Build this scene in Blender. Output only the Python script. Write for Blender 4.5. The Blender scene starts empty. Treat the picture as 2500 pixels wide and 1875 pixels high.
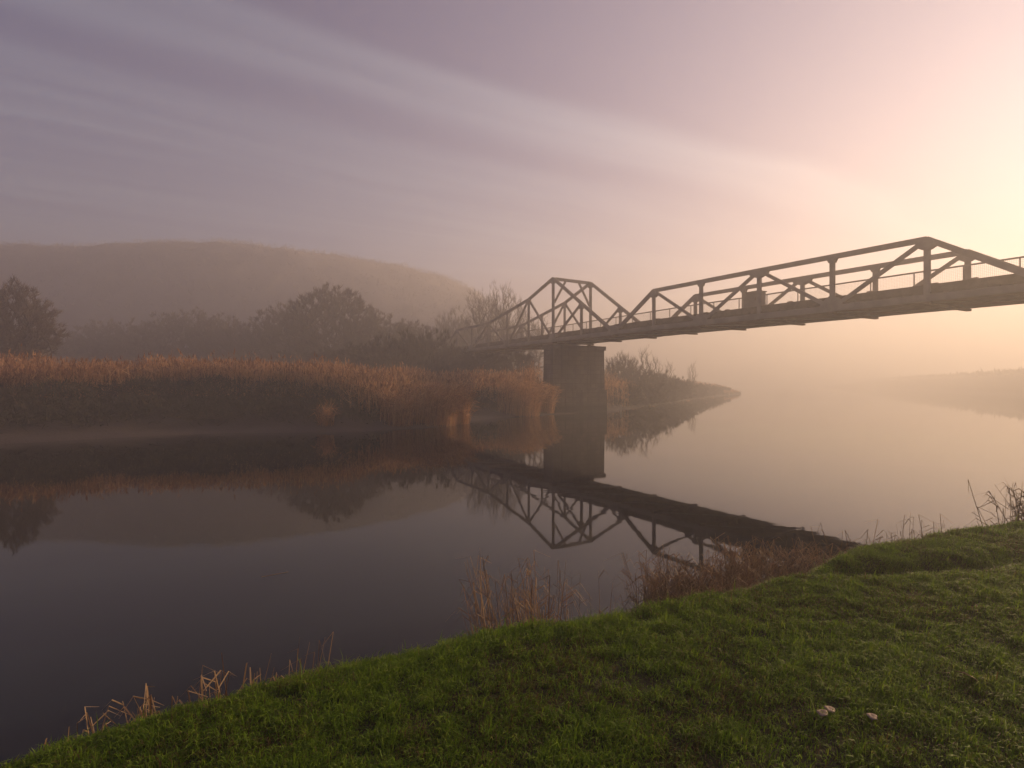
import bpy, math, random
import numpy as np
from mathutils import Vector, Matrix

sc = bpy.context.scene
col = sc.collection
R = math.radians
rng = np.random.default_rng(7)
random.seed(7)

# ------------------------------------------------------------------ camera, sky, sun, exposure
EYE = 1.95                      # metres above the water
cam_d = bpy.data.cameras.new('camera')
cam_d.sensor_fit = 'HORIZONTAL'; cam_d.sensor_width = 36.0; cam_d.lens = 18.72
cam_d.clip_start = 0.05; cam_d.clip_end = 6000
cam = bpy.data.objects.new('camera', cam_d); col.objects.link(cam)
cam.location = (0, 0, EYE); cam.rotation_euler = (R(90), 0, 0)
sc.camera = cam

SUN_EL, SUN_AZ = 17.0, 58.0       # azimuth clockwise from +Y
SKY_STRENGTH, SUN_STRENGTH = 0.05, 5.0
sd_ = Vector((math.sin(R(SUN_AZ)) * math.cos(R(SUN_EL)), math.cos(R(SUN_AZ)) * math.cos(R(SUN_EL)), math.sin(R(SUN_EL))))
sun_d = bpy.data.lights.new('sun', 'SUN')
sun_d.energy = SUN_STRENGTH; sun_d.angle = R(1.2); sun_d.color = (1.0, 0.69, 0.40)
sun = bpy.data.objects.new('sun', sun_d); col.objects.link(sun)
sun.rotation_euler = sd_.to_track_quat('Z', 'Y').to_euler(); sun.location = (60, 60, 80)

sc.view_settings.view_transform = 'Standard'; sc.view_settings.look = 'None'
sc.view_settings.gamma = 1.0; sc.view_settings.use_curve_mapping = False
sc.view_settings.exposure = 1.06
sc.cycles.use_denoising = True
sc.cycles.denoiser = 'OPENIMAGEDENOISE'
sc.cycles.volume_bounces = 3
sc.cycles.max_bounces = 6; sc.cycles.diffuse_bounces = 2; sc.cycles.glossy_bounces = 3
sc.cycles.transmission_bounces = 2; sc.cycles.transparent_max_bounces = 6
sc.cycles.sample_clamp_indirect = 6.0
sc.cycles.use_adaptive_sampling = True; sc.cycles.adaptive_threshold = 0.01


class NT:
    """small helper round a node tree"""
    def __init__(self, tree):
        self.t = tree; self.n = tree.nodes; self.l = tree.links; self.n.clear()

    def add(self, kind, **kw):
        nd = self.n.new(kind)
        for k, v in kw.items():
            if k.startswith('i_'):
                nd.inputs[k[2:].replace('_', ' ')].default_value = v
            else:
                setattr(nd, k, v)
        return nd

    def link(self, a, b):
        self.l.new(a, b)

    def val(self, x, sock):
        if hasattr(x, 'is_output'):
            self.l.new(x, sock)
        else:
            sock.default_value = x

    def math(self, op, a, b=0.0, c=0.0, clamp=False):
        m = self.n.new('ShaderNodeMath'); m.operation = op; m.use_clamp = clamp
        self.val(a, m.inputs[0]); self.val(b, m.inputs[1]); self.val(c, m.inputs[2])
        return m.outputs[0]

    def smooth(self, x, lo, hi, a=0.0, b=1.0):
        m = self.n.new('ShaderNodeMapRange'); m.interpolation_type = 'SMOOTHSTEP'
        self.val(x, m.inputs[0]); m.inputs[1].default_value = lo; m.inputs[2].default_value = hi
        m.inputs[3].default_value = a; m.inputs[4].default_value = b
        return m.outputs[0]

    def noise(self, vec, scale, detail=3.0, rough=0.5, dist=0.0):
        nz = self.n.new('ShaderNodeTexNoise'); nz.inputs['Scale'].default_value = scale
        nz.inputs['Detail'].default_value = detail; nz.inputs['Roughness'].default_value = rough
        nz.inputs['Distortion'].default_value = dist
        if vec is not None: self.l.new(vec, nz.inputs['Vector'])
        return nz.outputs['Fac']

    def mix(self, f, a, b, blend='MIX'):
        m = self.n.new('ShaderNodeMix'); m.data_type = 'RGBA'; m.blend_type = blend
        self.val(f, m.inputs[0])
        for x, s in ((a, m.inputs[6]), (b, m.inputs[7])):
            if hasattr(x, 'is_output'): self.l.new(x, s)
            else: s.default_value = (*x, 1.0) if len(x) == 3 else x
        return m.outputs[2]

    def comb(self, x, y, z):
        m = self.n.new('ShaderNodeCombineXYZ')
        self.val(x, m.inputs[0]); self.val(y, m.inputs[1]); self.val(z, m.inputs[2])
        return m.outputs[0]


world = bpy.data.worlds.new('World'); sc.world = world; world.use_nodes = True
w = NT(world.node_tree)
sky = w.add('ShaderNodeTexSky', sky_type='NISHITA', sun_disc=False)
sky.sun_elevation = R(SUN_EL); sky.sun_rotation = R(SUN_AZ); sky.altitude = 20
sky.air_density = 1.0; sky.dust_density = 0.5; sky.ozone_density = 3.0
tc = w.add('ShaderNodeTexCoord')
sp = w.add('ShaderNodeSeparateXYZ'); w.link(tc.outputs['Generated'], sp.inputs[0])
zz = w.math('MAXIMUM', sp.outputs[2], 0.04)
u = w.math('DIVIDE', sp.outputs[0], zz); v = w.math('DIVIDE', sp.outputs[1], zz)
A = R(61)                                                   # the cirrus runs along this azimuth
along = w.math('ADD', w.math('MULTIPLY', u, math.sin(A)), w.math('MULTIPLY', v, math.cos(A)))
across = w.math('ADD', w.math('MULTIPLY', u, -math.cos(A)), w.math('MULTIPLY', v, math.sin(A)))
warp = w.noise(w.comb(w.math('MULTIPLY', along, 0.30), w.math('MULTIPLY', across, 0.6), 3.1), 1.0, 3.0)
acr = w.math('ADD', across, w.math('MULTIPLY', w.math('SUBTRACT', warp, 0.5), 0.75))
broad = w.noise(w.comb(w.math('MULTIPLY', along, 0.14), acr, 0.0), 0.85, 2.0, 0.45)
fine = w.noise(w.comb(w.math('MULTIPLY', along, 0.22), w.math('MULTIPLY', acr, 3.0), 5.0), 1.5, 6.0, 0.62, 0.25)
edge = w.smooth(acr, 1.50, 1.66)                            # the front edge of the cirrus sheet
gap = w.math('MULTIPLY', w.smooth(acr, 1.78, 2.0), w.smooth(acr, 2.0, 2.30, 1.0, 0.0))
m1 = w.math('ADD', w.math('MULTIPLY', broad, 0.45), w.math('MULTIPLY', fine, 0.65))
m1 = w.smooth(m1, 0.36, 0.78)
m1 = w.math('ADD', w.math('MULTIPLY', m1, 0.80), 0.20)
m1 = w.math('MULTIPLY', m1, edge)
m1 = w.math('MULTIPLY', m1, w.smooth(along, 1.2, 4.0, 1.0, 0.35))
m1 = w.math('MULTIPLY', m1, w.math('SUBTRACT', 1.0, w.math('MULTIPLY', gap, 0.75)), clamp=True)
hs = w.add('ShaderNodeHueSaturation'); hs.inputs['Saturation'].default_value = 0.92
w.link(sky.outputs[0], hs.inputs['Color'])
clear = w.mix(1.0, hs.outputs[0], (0.12, 0.36, 0.80), 'MULTIPLY')
bright = w.mix(1.0, hs.outputs[0], (1.62, 1.34, 1.30), 'MULTIPLY')
skyc = w.mix(m1, clear, bright)
bg = w.add('ShaderNodeBackground'); bg.inputs['Strength'].default_value = SKY_STRENGTH
w.link(skyc, bg.inputs['Color'])
wo = w.add('ShaderNodeOutputWorld'); w.link(bg.outputs[0], wo.inputs['Surface'])


# ------------------------------------------------------------------ helpers
def tag(o, label=None, cat=None, group=None, kind=None):
    if label: o['label'] = label
    if cat: o['category'] = cat
    if group: o['group'] = group
    if kind: o['kind'] = kind
    return o


def empty(name, loc=(0, 0, 0), rz=0.0):
    o = bpy.data.objects.new(name, None); col.objects.link(o)
    o.location = loc; o.rotation_euler = (0, 0, rz); o.empty_display_size = 0.3
    return o


def link(name, me, parent=None, loc=None):
    o = bpy.data.objects.new(name, me); col.objects.link(o)
    if parent is not None: o.parent = parent
    if loc is not None: o.location = loc
    return o


def mesh(name, V, F, mat, smooth=False, tint=None):
    """V: (n,3); F: list of (m,k) integer arrays or a plain list of faces"""
    me = bpy.data.meshes.new(name)
    V = np.asarray(V, dtype=np.float32)
    arrs = F if isinstance(F, (list, tuple)) and len(F) and isinstance(F[0], np.ndarray) else None
    if arrs is None:
        me.from_pydata([tuple(map(float, p)) for p in V], [], F)
    else:
        arrs = [a for a in arrs if len(a)]
        me.vertices.add(len(V)); me.vertices.foreach_set('co', V.ravel())
        li = np.concatenate([a.ravel() for a in arrs]).astype(np.int32)
        tot = np.concatenate([np.full(len(a), a.shape[1], np.int32) for a in arrs])
        st = np.concatenate([[0], np.cumsum(tot)[:-1]]).astype(np.int32)
        me.loops.add(len(li)); me.loops.foreach_set('vertex_index', li)
        me.polygons.add(len(tot)); me.polygons.foreach_set('loop_start', st)
        try: me.polygons.foreach_set('loop_total', tot)
        except Exception: pass
        me.update(calc_edges=True); me.validate()
    if smooth: me.polygons.foreach_set('use_smooth', np.ones(len(me.polygons), bool))
    if tint is not None:
        a = me.attributes.new('tint', 'FLOAT', 'POINT'); a.data.foreach_set('value', np.asarray(tint, np.float32))
    me.materials.append(mat)
    return me


def hash2(ix, iy, seed):
    n = (ix * 374761393 + iy * 668265263 + seed * 974634777) & 0xFFFFFFFF
    n = ((n ^ (n >> 13)) * 1274126177) & 0xFFFFFFFF
    return ((n ^ (n >> 16)) & 0xFFFF) / 65535.0


def vnoise(x, y, scale=1.0, seed=0, octaves=3):
    x = np.asarray(x, float) * scale; y = np.asarray(y, float) * scale
    out = np.zeros_like(x); amp = 0.5; tot = 0
    for o in range(octaves):
        xi = np.floor(x).astype(np.int64); yi = np.floor(y).astype(np.int64)
        fx = x - xi; fy = y - yi
        fx = fx * fx * (3 - 2 * fx); fy = fy * fy * (3 - 2 * fy)
        a = hash2(xi, yi, seed + o); b = hash2(xi + 1, yi, seed + o)
        c = hash2(xi, yi + 1, seed + o); d = hash2(xi + 1, yi + 1, seed + o)
        out += amp * ((a * (1 - fx) + b * fx) * (1 - fy) + (c * (1 - fx) + d * fx) * fy)
        tot += amp; amp *= 0.5; x = x * 2.03 + 17.3; y = y * 2.03 + 9.1
    return out / tot - 0.5


def sstep(x, a, b):
    t = np.clip((x - a) / (b - a), 0, 1)
    return t * t * (3 - 2 * t)


def spline(P, sub=6, closed_from=None):
    """Catmull-Rom through an open list of points"""
    P = np.asarray(P, float); out = []
    for i in range(len(P) - 1):
        p0 = P[max(i - 1, 0)]; p1 = P[i]; p2 = P[i + 1]; p3 = P[min(i + 2, len(P) - 1)]
        for k in range(sub):
            t = k / sub
            out.append(0.5 * ((2 * p1) + (-p0 + p2) * t + (2 * p0 - 5 * p1 + 4 * p2 - p3) * t * t + (-p0 + 3 * p1 - 3 * p2 + p3) * t ** 3))
    out.append(P[-1])
    return np.array(out)


def sdf(x, y, poly):
    """signed distance, positive inside"""
    x = np.asarray(x, float).ravel(); y = np.asarray(y, float).ravel()
    best = np.full(x.shape, 1e18); inside = np.zeros(x.shape, bool)
    n = len(poly)
    for i in range(n):
        ax, ay = poly[i]; bx, by = poly[(i + 1) % n]
        dx, dy = bx - ax, by - ay; L2 = dx * dx + dy * dy
        if L2 < 1e-12: continue
        t = np.clip(((x - ax) * dx + (y - ay) * dy) / L2, 0, 1)
        d2 = (x - ax - t * dx) ** 2 + (y - ay - t * dy) ** 2
        best = np.minimum(best, d2)
        if ay != by:
            c = ((ay > y) != (by > y)) & (x < dx * (y - ay) / (by - ay) + ax)
            inside ^= c
    d = np.sqrt(best)
    return np.where(inside, d, -d)


# ------------------------------------------------------------------ materials
def mat_surface(name, c1, c2, scale=4.0, rough=0.85, bump=0.0, bscale=30.0, detail=4.0, spec=0.3, metal=0.0, coords='Object', lo=0.35, hi=0.65, dist=0.0):
    m = bpy.data.materials.new(name); m.use_nodes = True
    t = NT(m.node_tree)
    tcx = t.add('ShaderNodeTexCoord')
    vec = tcx.outputs[coords]
    f = t.smooth(t.noise(vec, scale, detail, 0.55, dist), lo, hi)
    c = t.mix(f, c1, c2)
    b = t.add('ShaderNodeBsdfPrincipled')
    t.link(c, b.inputs['Base Color']); b.inputs['Roughness'].default_value = rough
    b.inputs['Specular IOR Level'].default_value = spec; b.inputs['Metallic'].default_value = metal
    if bump > 0:
        bp = t.add('ShaderNodeBump'); bp.inputs['Strength'].default_value = bump; bp.inputs['Distance'].default_value = 0.05
        t.link(t.noise(vec, bscale, 4.0), bp.inputs['Height']); t.link(bp.outputs[0], b.inputs['Normal'])
    o = t.add('ShaderNodeOutputMaterial'); t.link(b.outputs[0], o.inputs['Surface'])
    return m


def mat_leaf(name, cols, trans=0.3, rough=0.6, spec=0.25):
    """blade or leaf: colour by the per-plant 'tint' attribute, some light let through"""
    m = bpy.data.materials.new(name); m.use_nodes = True
    t = NT(m.node_tree)
    at = t.add('ShaderNodeAttribute', attribute_name='tint', attribute_type='GEOMETRY')
    rp = t.add('ShaderNodeValToRGB'); el = rp.color_ramp.elements
    while len(el) < len(cols): el.new(0.5)
    for i, c in enumerate(cols):
        el[i].position = i / (len(cols) - 1); el[i].color = (*c, 1)
    t.link(at.outputs['Fac'], rp.inputs[0])
    b = t.add('ShaderNodeBsdfPrincipled'); t.link(rp.outputs[0], b.inputs['Base Color'])
    b.inputs['Roughness'].default_value = rough; b.inputs['Specular IOR Level'].default_value = spec
    tr = t.add('ShaderNodeBsdfTranslucent'); t.link(rp.outputs[0], tr.inputs['Color'])
    mx = t.add('ShaderNodeMixShader'); mx.inputs[0].default_value = trans
    t.link(b.outputs[0], mx.inputs[1]); t.link(tr.outputs[0], mx.inputs[2])
    o = t.add('ShaderNodeOutputMaterial'); t.link(mx.outputs[0], o.inputs['Surface'])
    return m


def mat_ground(name, low, high, zlo, zhi, wet=0.35):
    """mud near the water, turf and litter above"""
    m = bpy.data.materials.new(name); m.use_nodes = True
    t = NT(m.node_tree)
    g = t.add('ShaderNodeNewGeometry'); s = t.add('ShaderNodeSeparateXYZ'); t.link(g.outputs['Position'], s.inputs[0])
    nz = t.noise(g.outputs['Position'], 1.7, 5.0, 0.6); nf = t.noise(g.outputs['Position'], 14.0, 4.0, 0.6)
    h = t.math('ADD', s.outputs[2], t.math('MULTIPLY', t.math('SUBTRACT', nz, 0.5), 0.5))
    f = t.smooth(h, zlo, zhi)
    mud = t.mix(t.smooth(nf, 0.3, 0.7), low[0], low[1]); turf = t.mix(t.smooth(nf, 0.3, 0.7), high[0], high[1])
    b = t.add('ShaderNodeBsdfPrincipled'); t.link(t.mix(f, mud, turf), b.inputs['Base Color'])
    t.link(t.smooth(h, zlo, zhi, wet + 0.3, 0.95), b.inputs['Roughness'])
    b.inputs['Specular IOR Level'].default_value = 0.3
    bp = t.add('ShaderNodeBump'); bp.inputs['Strength'].default_value = 0.5; bp.inputs['Distance'].default_value = 0.06
    t.link(t.math('ADD', nz, nf), bp.inputs['Height']); t.link(bp.outputs[0], b.inputs['Normal'])
    o = t.add('ShaderNodeOutputMaterial'); t.link(b.outputs[0], o.inputs['Surface'])
    return m


def mat_stone():
    m = bpy.data.materials.new('stained_pier_stone'); m.use_nodes = True
    t = NT(m.node_tree)
    tcx = t.add('ShaderNodeTexCoord'); g = t.add('ShaderNodeNewGeometry')
    sp_ = t.add('ShaderNodeSeparateXYZ'); t.link(tcx.outputs['Object'], sp_.inputs[0])
    ps = t.add('ShaderNodeSeparateXYZ'); t.link(g.outputs['Position'], ps.inputs[0])
    bk = t.add('ShaderNodeTexBrick'); bk.offset = 0.5
    t.link(t.comb(t.math('ADD', sp_.outputs[0], sp_.outputs[1]), sp_.outputs[2], 0.0), bk.inputs['Vector'])
    bk.inputs['Scale'].default_value = 1.0; bk.inputs['Brick Width'].default_value = 0.62; bk.inputs['Row Height'].default_value = 0.31; bk.inputs['Mortar Size'].default_value = 0.012
    bk.inputs['Color1'].default_value = (0.15, 0.12, 0.09, 1); bk.inputs['Color2'].default_value = (0.22, 0.175, 0.13, 1); bk.inputs['Mortar'].default_value = (0.09, 0.07, 0.05, 1)
    n1 = t.noise(tcx.outputs['Object'], 1.3, 6.0, 0.6); n2 = t.noise(tcx.outputs['Object'], 12.0, 4.0, 0.6)
    streak = t.noise(t.comb(t.math('MULTIPLY', sp_.outputs[0], 5.0), t.math('MULTIPLY', sp_.outputs[1], 5.0), t.math('MULTIPLY', sp_.outputs[2], 0.35)), 1.0, 3.0)
    c = t.mix(t.smooth(n1, 0.35, 0.65, 0.0, 0.6), bk.outputs[0], (0.10, 0.085, 0.06))
    c = t.mix(t.smooth(streak, 0.5, 0.68, 0.0, 0.7), c, (0.06, 0.05, 0.035))
    tide = t.smooth(t.math('ADD', ps.outputs[2], t.math('MULTIPLY', n1, 0.5)), 0.55, 1.05, 1.0, 0.0)
    c = t.mix(t.math('MULTIPLY', tide, 0.75), c, (0.045, 0.046, 0.026))
    b = t.add('ShaderNodeBsdfPrincipled'); t.link(c, b.inputs['Base Color']); b.inputs['Roughness'].default_value = 0.85; b.inputs['Specular IOR Level'].default_value = 0.25
    bp = t.add('ShaderNodeBump'); bp.inputs['Strength'].default_value = 0.6; bp.inputs['Distance'].default_value = 0.03
    t.link(t.math('ADD', t.math('MULTIPLY', bk.outputs['Fac'], -0.8), t.math('MULTIPLY', n2, 0.6)), bp.inputs['Height']); t.link(bp.outputs[0], b.inputs['Normal'])
    o = t.add('ShaderNodeOutputMaterial'); t.link(b.outputs[0], o.inputs['Surface'])
    return m


def mat_water():
    m = bpy.data.materials.new('river_water'); m.use_nodes = True
    t = NT(m.node_tree)
    g = t.add('ShaderNodeNewGeometry')
    mp = t.add('ShaderNodeMapping'); t.link(g.outputs['Position'], mp.inputs['Vector'])
    mp.inputs['Rotation'].default_value = (0, 0, R(-25)); mp.inputs['Scale'].default_value = (0.35, 1.0, 1.0)
    n1 = t.noise(mp.outputs[0], 2.2, 3.0, 0.5, 0.3)
    n2 = t.noise(g.outputs['Position'], 0.16, 2.0)
    amp = t.smooth(n2, 0.45, 0.68, 0.12, 1.0)
    bp = t.add('ShaderNodeBump'); bp.inputs['Strength'].default_value = 0.14; bp.inputs['Distance'].default_value = 0.012
    t.link(t.math('MULTIPLY', n1, amp), bp.inputs['Height'])
    b = t.add('ShaderNodeBsdfPrincipled')
    b.inputs['Base Color'].default_value = (0.007, 0.007, 0.006, 1)
    b.inputs['Roughness'].default_value = 0.025; b.inputs['IOR'].default_value = 1.33
    t.link(bp.outputs[0], b.inputs['Normal'])
    o = t.add('ShaderNodeOutputMaterial'); t.link(b.outputs[0], o.inputs['Surface'])
    return m


M = {
    'water': mat_water(),
    'far_ground': mat_ground('bank_mud_and_litter', ((0.05, 0.036, 0.026), (0.085, 0.062, 0.045)), ((0.05, 0.042, 0.024), (0.085, 0.06, 0.035)), 0.30, 0.75),
    'lawn': mat_ground('lawn_soil', ((0.030, 0.022, 0.015), (0.055, 0.04, 0.026)), ((0.040, 0.034, 0.016), (0.060, 0.062, 0.020)), 0.22, 0.45, 0.5),
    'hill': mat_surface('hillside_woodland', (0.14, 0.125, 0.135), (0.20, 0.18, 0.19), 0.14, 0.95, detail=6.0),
    'steel': mat_surface('weathered_bridge_paint', (0.23, 0.20, 0.165), (0.33, 0.285, 0.235), 1.6, 0.75, 0.12, 40, spec=0.25),
    'rust': mat_surface('rusty_floor_steel', (0.16, 0.105, 0.068), (0.28, 0.19, 0.125), 2.5, 0.8, 0.15, 30),
    'timber': mat_surface('weathered_deck_timber', (0.10, 0.075, 0.052), (0.17, 0.13, 0.09), 3.0, 0.85, 0.2, 25),
    'stone': mat_stone(),
    'bark': mat_surface('winter_bark', (0.05, 0.038, 0.027), (0.10, 0.077, 0.055), 3.0, 0.9),
    'post_paint_brace_sun': mat_surface('pale_post_paint_and_brace_sun', (0.33, 0.30, 0.26), (0.5, 0.46, 0.40), 3.0, 0.7),  # pale paint of the marker post; on the lateral braces, sunlight put into the colour
    'twig': mat_leaf('winter_twigs', ((0.055, 0.038, 0.026), (0.11, 0.074, 0.048), (0.17, 0.115, 0.07)), 0.0, 0.8),
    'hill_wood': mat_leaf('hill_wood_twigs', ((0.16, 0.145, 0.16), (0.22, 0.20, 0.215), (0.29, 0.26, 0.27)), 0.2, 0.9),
    'scrub': mat_leaf('dead_scrub', ((0.026, 0.020, 0.012), (0.046, 0.040, 0.020), (0.10, 0.07, 0.038)), 0.12, 0.8),
    'reed': mat_leaf('dry_reeds', ((0.23, 0.105, 0.048), (0.53, 0.275, 0.12), (0.72, 0.46, 0.235)), 0.5, 0.7),
    'sedge': mat_leaf('dead_sedge', ((0.18, 0.11, 0.058), (0.42, 0.27, 0.14), (0.68, 0.49, 0.28)), 0.35, 0.6),
    'grass': mat_leaf('lawn_grass', ((0.13, 0.09, 0.03), (0.110, 0.175, 0.010), (0.155, 0.270, 0.012), (0.24, 0.35, 0.020), (0.31, 0.32, 0.06)), 0.5, 0.55, 0.25),
    'mushroom': mat_surface('mushroom_flesh', (0.26, 0.19, 0.13), (0.42, 0.31, 0.21), 60.0, 0.7),
    'leaf_dead': mat_surface('dead_leaf', (0.30, 0.19, 0.08), (0.42, 0.28, 0.13), 20.0, 0.7),
}

# ------------------------------------------------------------------ the banks: outlines in metres, camera at (0, 0), looking along +Y
L_SHORE = spline([(-1440, -170), (-150, -36), (-60, -5), (-30, 8.6), (-21, 14.0), (-16.5, 17.2), (-13.5, 19.8), (-11.2, 21.0), (-8.8, 21.2), (-6.6, 21.5), (-4.9, 22.6), (-3.4, 24.0),
                  (-2.7, 25.2), (-1.9, 28.4), (-0.6, 30.3), (0.8, 31.8), (2.0, 33.4), (4.0, 35.0), (6.7, 37.9), (9.6, 42.0), (14.2, 51.0), (21.0, 64.0), (33.5, 86.0), (44.5, 103.0),
                  (51, 125), (56, 165), (72, 260), (150, 600), (200, 800)], 5)
L_POLY = np.vstack([L_SHORE, [(900, 830), (1440, 900), (1440, 1440), (-1440, 1440)]])
CREST = spline([(-1440, -420), (-150, -60), (-60, -25), (-20, -8.4), (-6, -0.5), (-3.3, 0.95), (-2.4, 1.45), (-1.73, 1.85), (-0.96, 2.30), (-0.3, 2.58), (0.0, 2.67), (0.55, 2.84), (1.03, 2.98),
                (1.42, 3.10), (1.72, 3.24), (2.04, 3.50), (2.38, 3.78), (2.95, 4.02), (4.2, 4.40), (5.5, 4.9), (8, 6.0), (12, 7.5), (16, 9.0), (30, 14), (50, 28), (72, 56), (97, 104), (119, 144), (156, 218),
                (295, 470), (420, 700), (620, 780)], 5)
C_POLY = np.vstack([CREST, [(1440, 850), (1440, -1440), (-1440, -1440)]])
HILL_X = [-300, -270, -224, -170, -134, -113, -92, -75, -62, -50, -37, -26, -17, -9, -2, 5, 12, 20]
HILL_Z = [0, 2.8, 13.5, 24, 30, 31.6, 31.5, 32.2, 32.2, 31.5, 30.8, 30.2, 28.6, 25.5, 19, 11, 4, 0]


def h_left(x, y):
    s = sdf(x, y, L_POLY)
    near = np.clip(1 - s / 60, 0, 1)
    s2 = s + near * (1.1 * vnoise(x, y, 0.45, 3, 3) + 0.5 * vnoise(x, y, 1.7, 5, 2)) * np.clip(s / 1.0, 0, 1)
    z = np.interp(s2, [-6, -1.5, 0, 1.3, 2.0, 4.4, 8, 40, 400], [-1.8, -0.55, 0, 0.20, 0.46, 1.30, 1.62, 2.1, 3.0])
    return z + np.where(s > 0.3, 0.16 * vnoise(x, y, 0.8, 11, 3) * np.clip(s, 0, 1.5), 0), s


def h_near(x, y, fine=True):
    x = np.asarray(x, float).ravel(); y = np.asarray(y, float).ravel()
    s = sdf(x, y, C_POLY)
    lawn = 0.75 + 0.04 * np.clip(x, -3, 6) + 0.02 * np.clip(y - 2, -3, 0)
    lawn = lawn + 2.8 * sstep(x, 58, 74) * sstep(y, 30, 50)
    s = s + 0.10 * vnoise(x, y, 2.3, 25, 3) * (np.hypot(x, y) < 30)
    t = -s
    k = 0.07
    soft = 0.5 * (t + np.sqrt(t * t + k * k))          # rounded brow
    z = lawn - (1.15 - 0.35 * sstep(x, 58, 74)) * soft - 0.02
    # a sunken trod between the lawn and the mound by the water
    yt = 3.36 + 0.07 * (x - 2)
    z -= 0.17 * np.exp(-((y - yt) / 0.16) ** 2) * sstep(x, 1.7, 2.2) * (1 - sstep(x, 2.5, 3.7))
    z -= 0.07 * sstep(y, 3.15, 3.5) * sstep(x, 1.6, 2.1) * (1 - sstep(x, 4.5, 9))
    # a mud shelf at the foot of the bank
    shelf = 0.10 - 0.30 * np.clip(((x - 2.15) / 0.95) ** 2 + ((y - 4.3) / 0.85) ** 2 - 0.7, 0, 3)
    z = np.maximum(z, shelf)
    if fine:
        w_ = np.clip(1.2 - np.hypot(x, y) / 25, 0, 1)
        z += w_ * (0.025 * vnoise(x, y, 2.0, 21, 3) + 0.022 * vnoise(x, y, 10.0, 23, 2))
    return np.maximum(z, -1.8), s


def h_all(x, y):
    a, sl = h_left(x, y); b, sr = h_near(x, y)
    return np.maximum(a, b)


def grid(name, xs, ys, hf, mat, keep=None):
    X, Y = np.meshgrid(xs, ys); Z = hf(X.ravel(), Y.ravel())
    V = np.stack([X.ravel(), Y.ravel(), Z], 1)
    nx, ny = len(xs), len(ys)
    i = np.arange(nx * ny).reshape(ny, nx)
    F = np.stack([i[:-1, :-1], i[:-1, 1:], i[1:, 1:], i[1:, :-1]], -1).reshape(-1, 4)
    if keep is not None:
        k = keep(V); F = F[k[F].any(1)]
        used = np.unique(F); mp = np.full(len(V), -1); mp[used] = np.arange(len(used)); V = V[used]; F = mp[F]
    return link(name, mesh(name, V, [F], mat, True))


water = link('river_water', mesh('river_water', [(-1440, -1440, 0), (1440, -1440, 0), (1440, 1440, 0), (-1440, 1440, 0)], [(0, 1, 2, 3)], M['water']))
tag(water, 'calm river reflecting the bridge and the hazy sky', kind='structure')

lawn = grid('lawn', np.arange(-9, 14.01, 0.06), np.arange(-5, 8.61, 0.06), lambda x, y: h_near(x, y)[0], M['lawn'], lambda V: V[:, 2] > -0.6)
tag(lawn, 'near grassy river bank sloping down to the water', kind='structure')
bank = grid('far_bank', np.arange(-64, 60.1, 0.45), np.arange(2, 135.1, 0.45), lambda x, y: h_left(x, y)[0], M['far_ground'], lambda V: V[:, 2] > -0.5)
tag(bank, 'opposite river bank of mud, scrub and reeds', kind='structure')


def h_coarse(x, y):
    z = h_all(x, y)
    inside = ((x > -62) & (x < 58) & (y > 4) & (y < 133)) | ((x > -8) & (x < 13) & (y > -4) & (y < 8))
    return np.where(inside, np.minimum(z - 0.7, -0.4), z)


ax_ = np.unique(np.concatenate([np.arange(-1440, -200, 60), np.arange(-200, 200, 4), np.arange(200, 1441, 60)]))
ay_ = np.unique(np.concatenate([np.arange(-1440, -60, 60), np.arange(-60, 260, 4), np.arange(260, 1441, 60)]))
ground = grid('ground', ax_, ay_, h_coarse, M['far_ground'])
tag(ground, 'low fields beyond the river banks', kind='structure')


def h_hill(x, y):
    ridge = np.interp(x, HILL_X, HILL_Z)
    yr = 118.0 + 28.0 * sstep(x, -60, 0)
    t = np.where(y < yr, (y - 76) / (yr - 76), 1 - (y - yr) / 80)
    prof = sstep(t, 0, 1) ** 0.8
    b = vnoise(x, y, 0.3, 31, 3) * 1.5 + vnoise(x, y, 1.0, 33, 2) * 0.8
    return ridge * prof + b * np.clip(prof * 2.0, 0, 1) * np.clip(ridge / 15, 0, 1) + 0.6 - 1.5 * (1 - np.clip(prof * 8, 0, 1))


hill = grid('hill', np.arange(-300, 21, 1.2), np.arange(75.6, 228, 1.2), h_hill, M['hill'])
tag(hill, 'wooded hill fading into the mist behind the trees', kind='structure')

# ------------------------------------------------------------------ the bridge
TH = math.atan(0.6)
PANEL, WID = 3.005, 3.18
bridge = empty('truss_bridge', (2.74, 35.43, 0.0), -(math.pi / 2 - TH))
tag(bridge, 'steel truss bridge with pointed pylon crossing the river on a stone pier', 'bridge')


def nx_(i): return (i - 6) * PANEL
def sag(i): return -0.028 * max(0.0, i - 9)
def zb(i): return 4.87 + sag(i)


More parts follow.
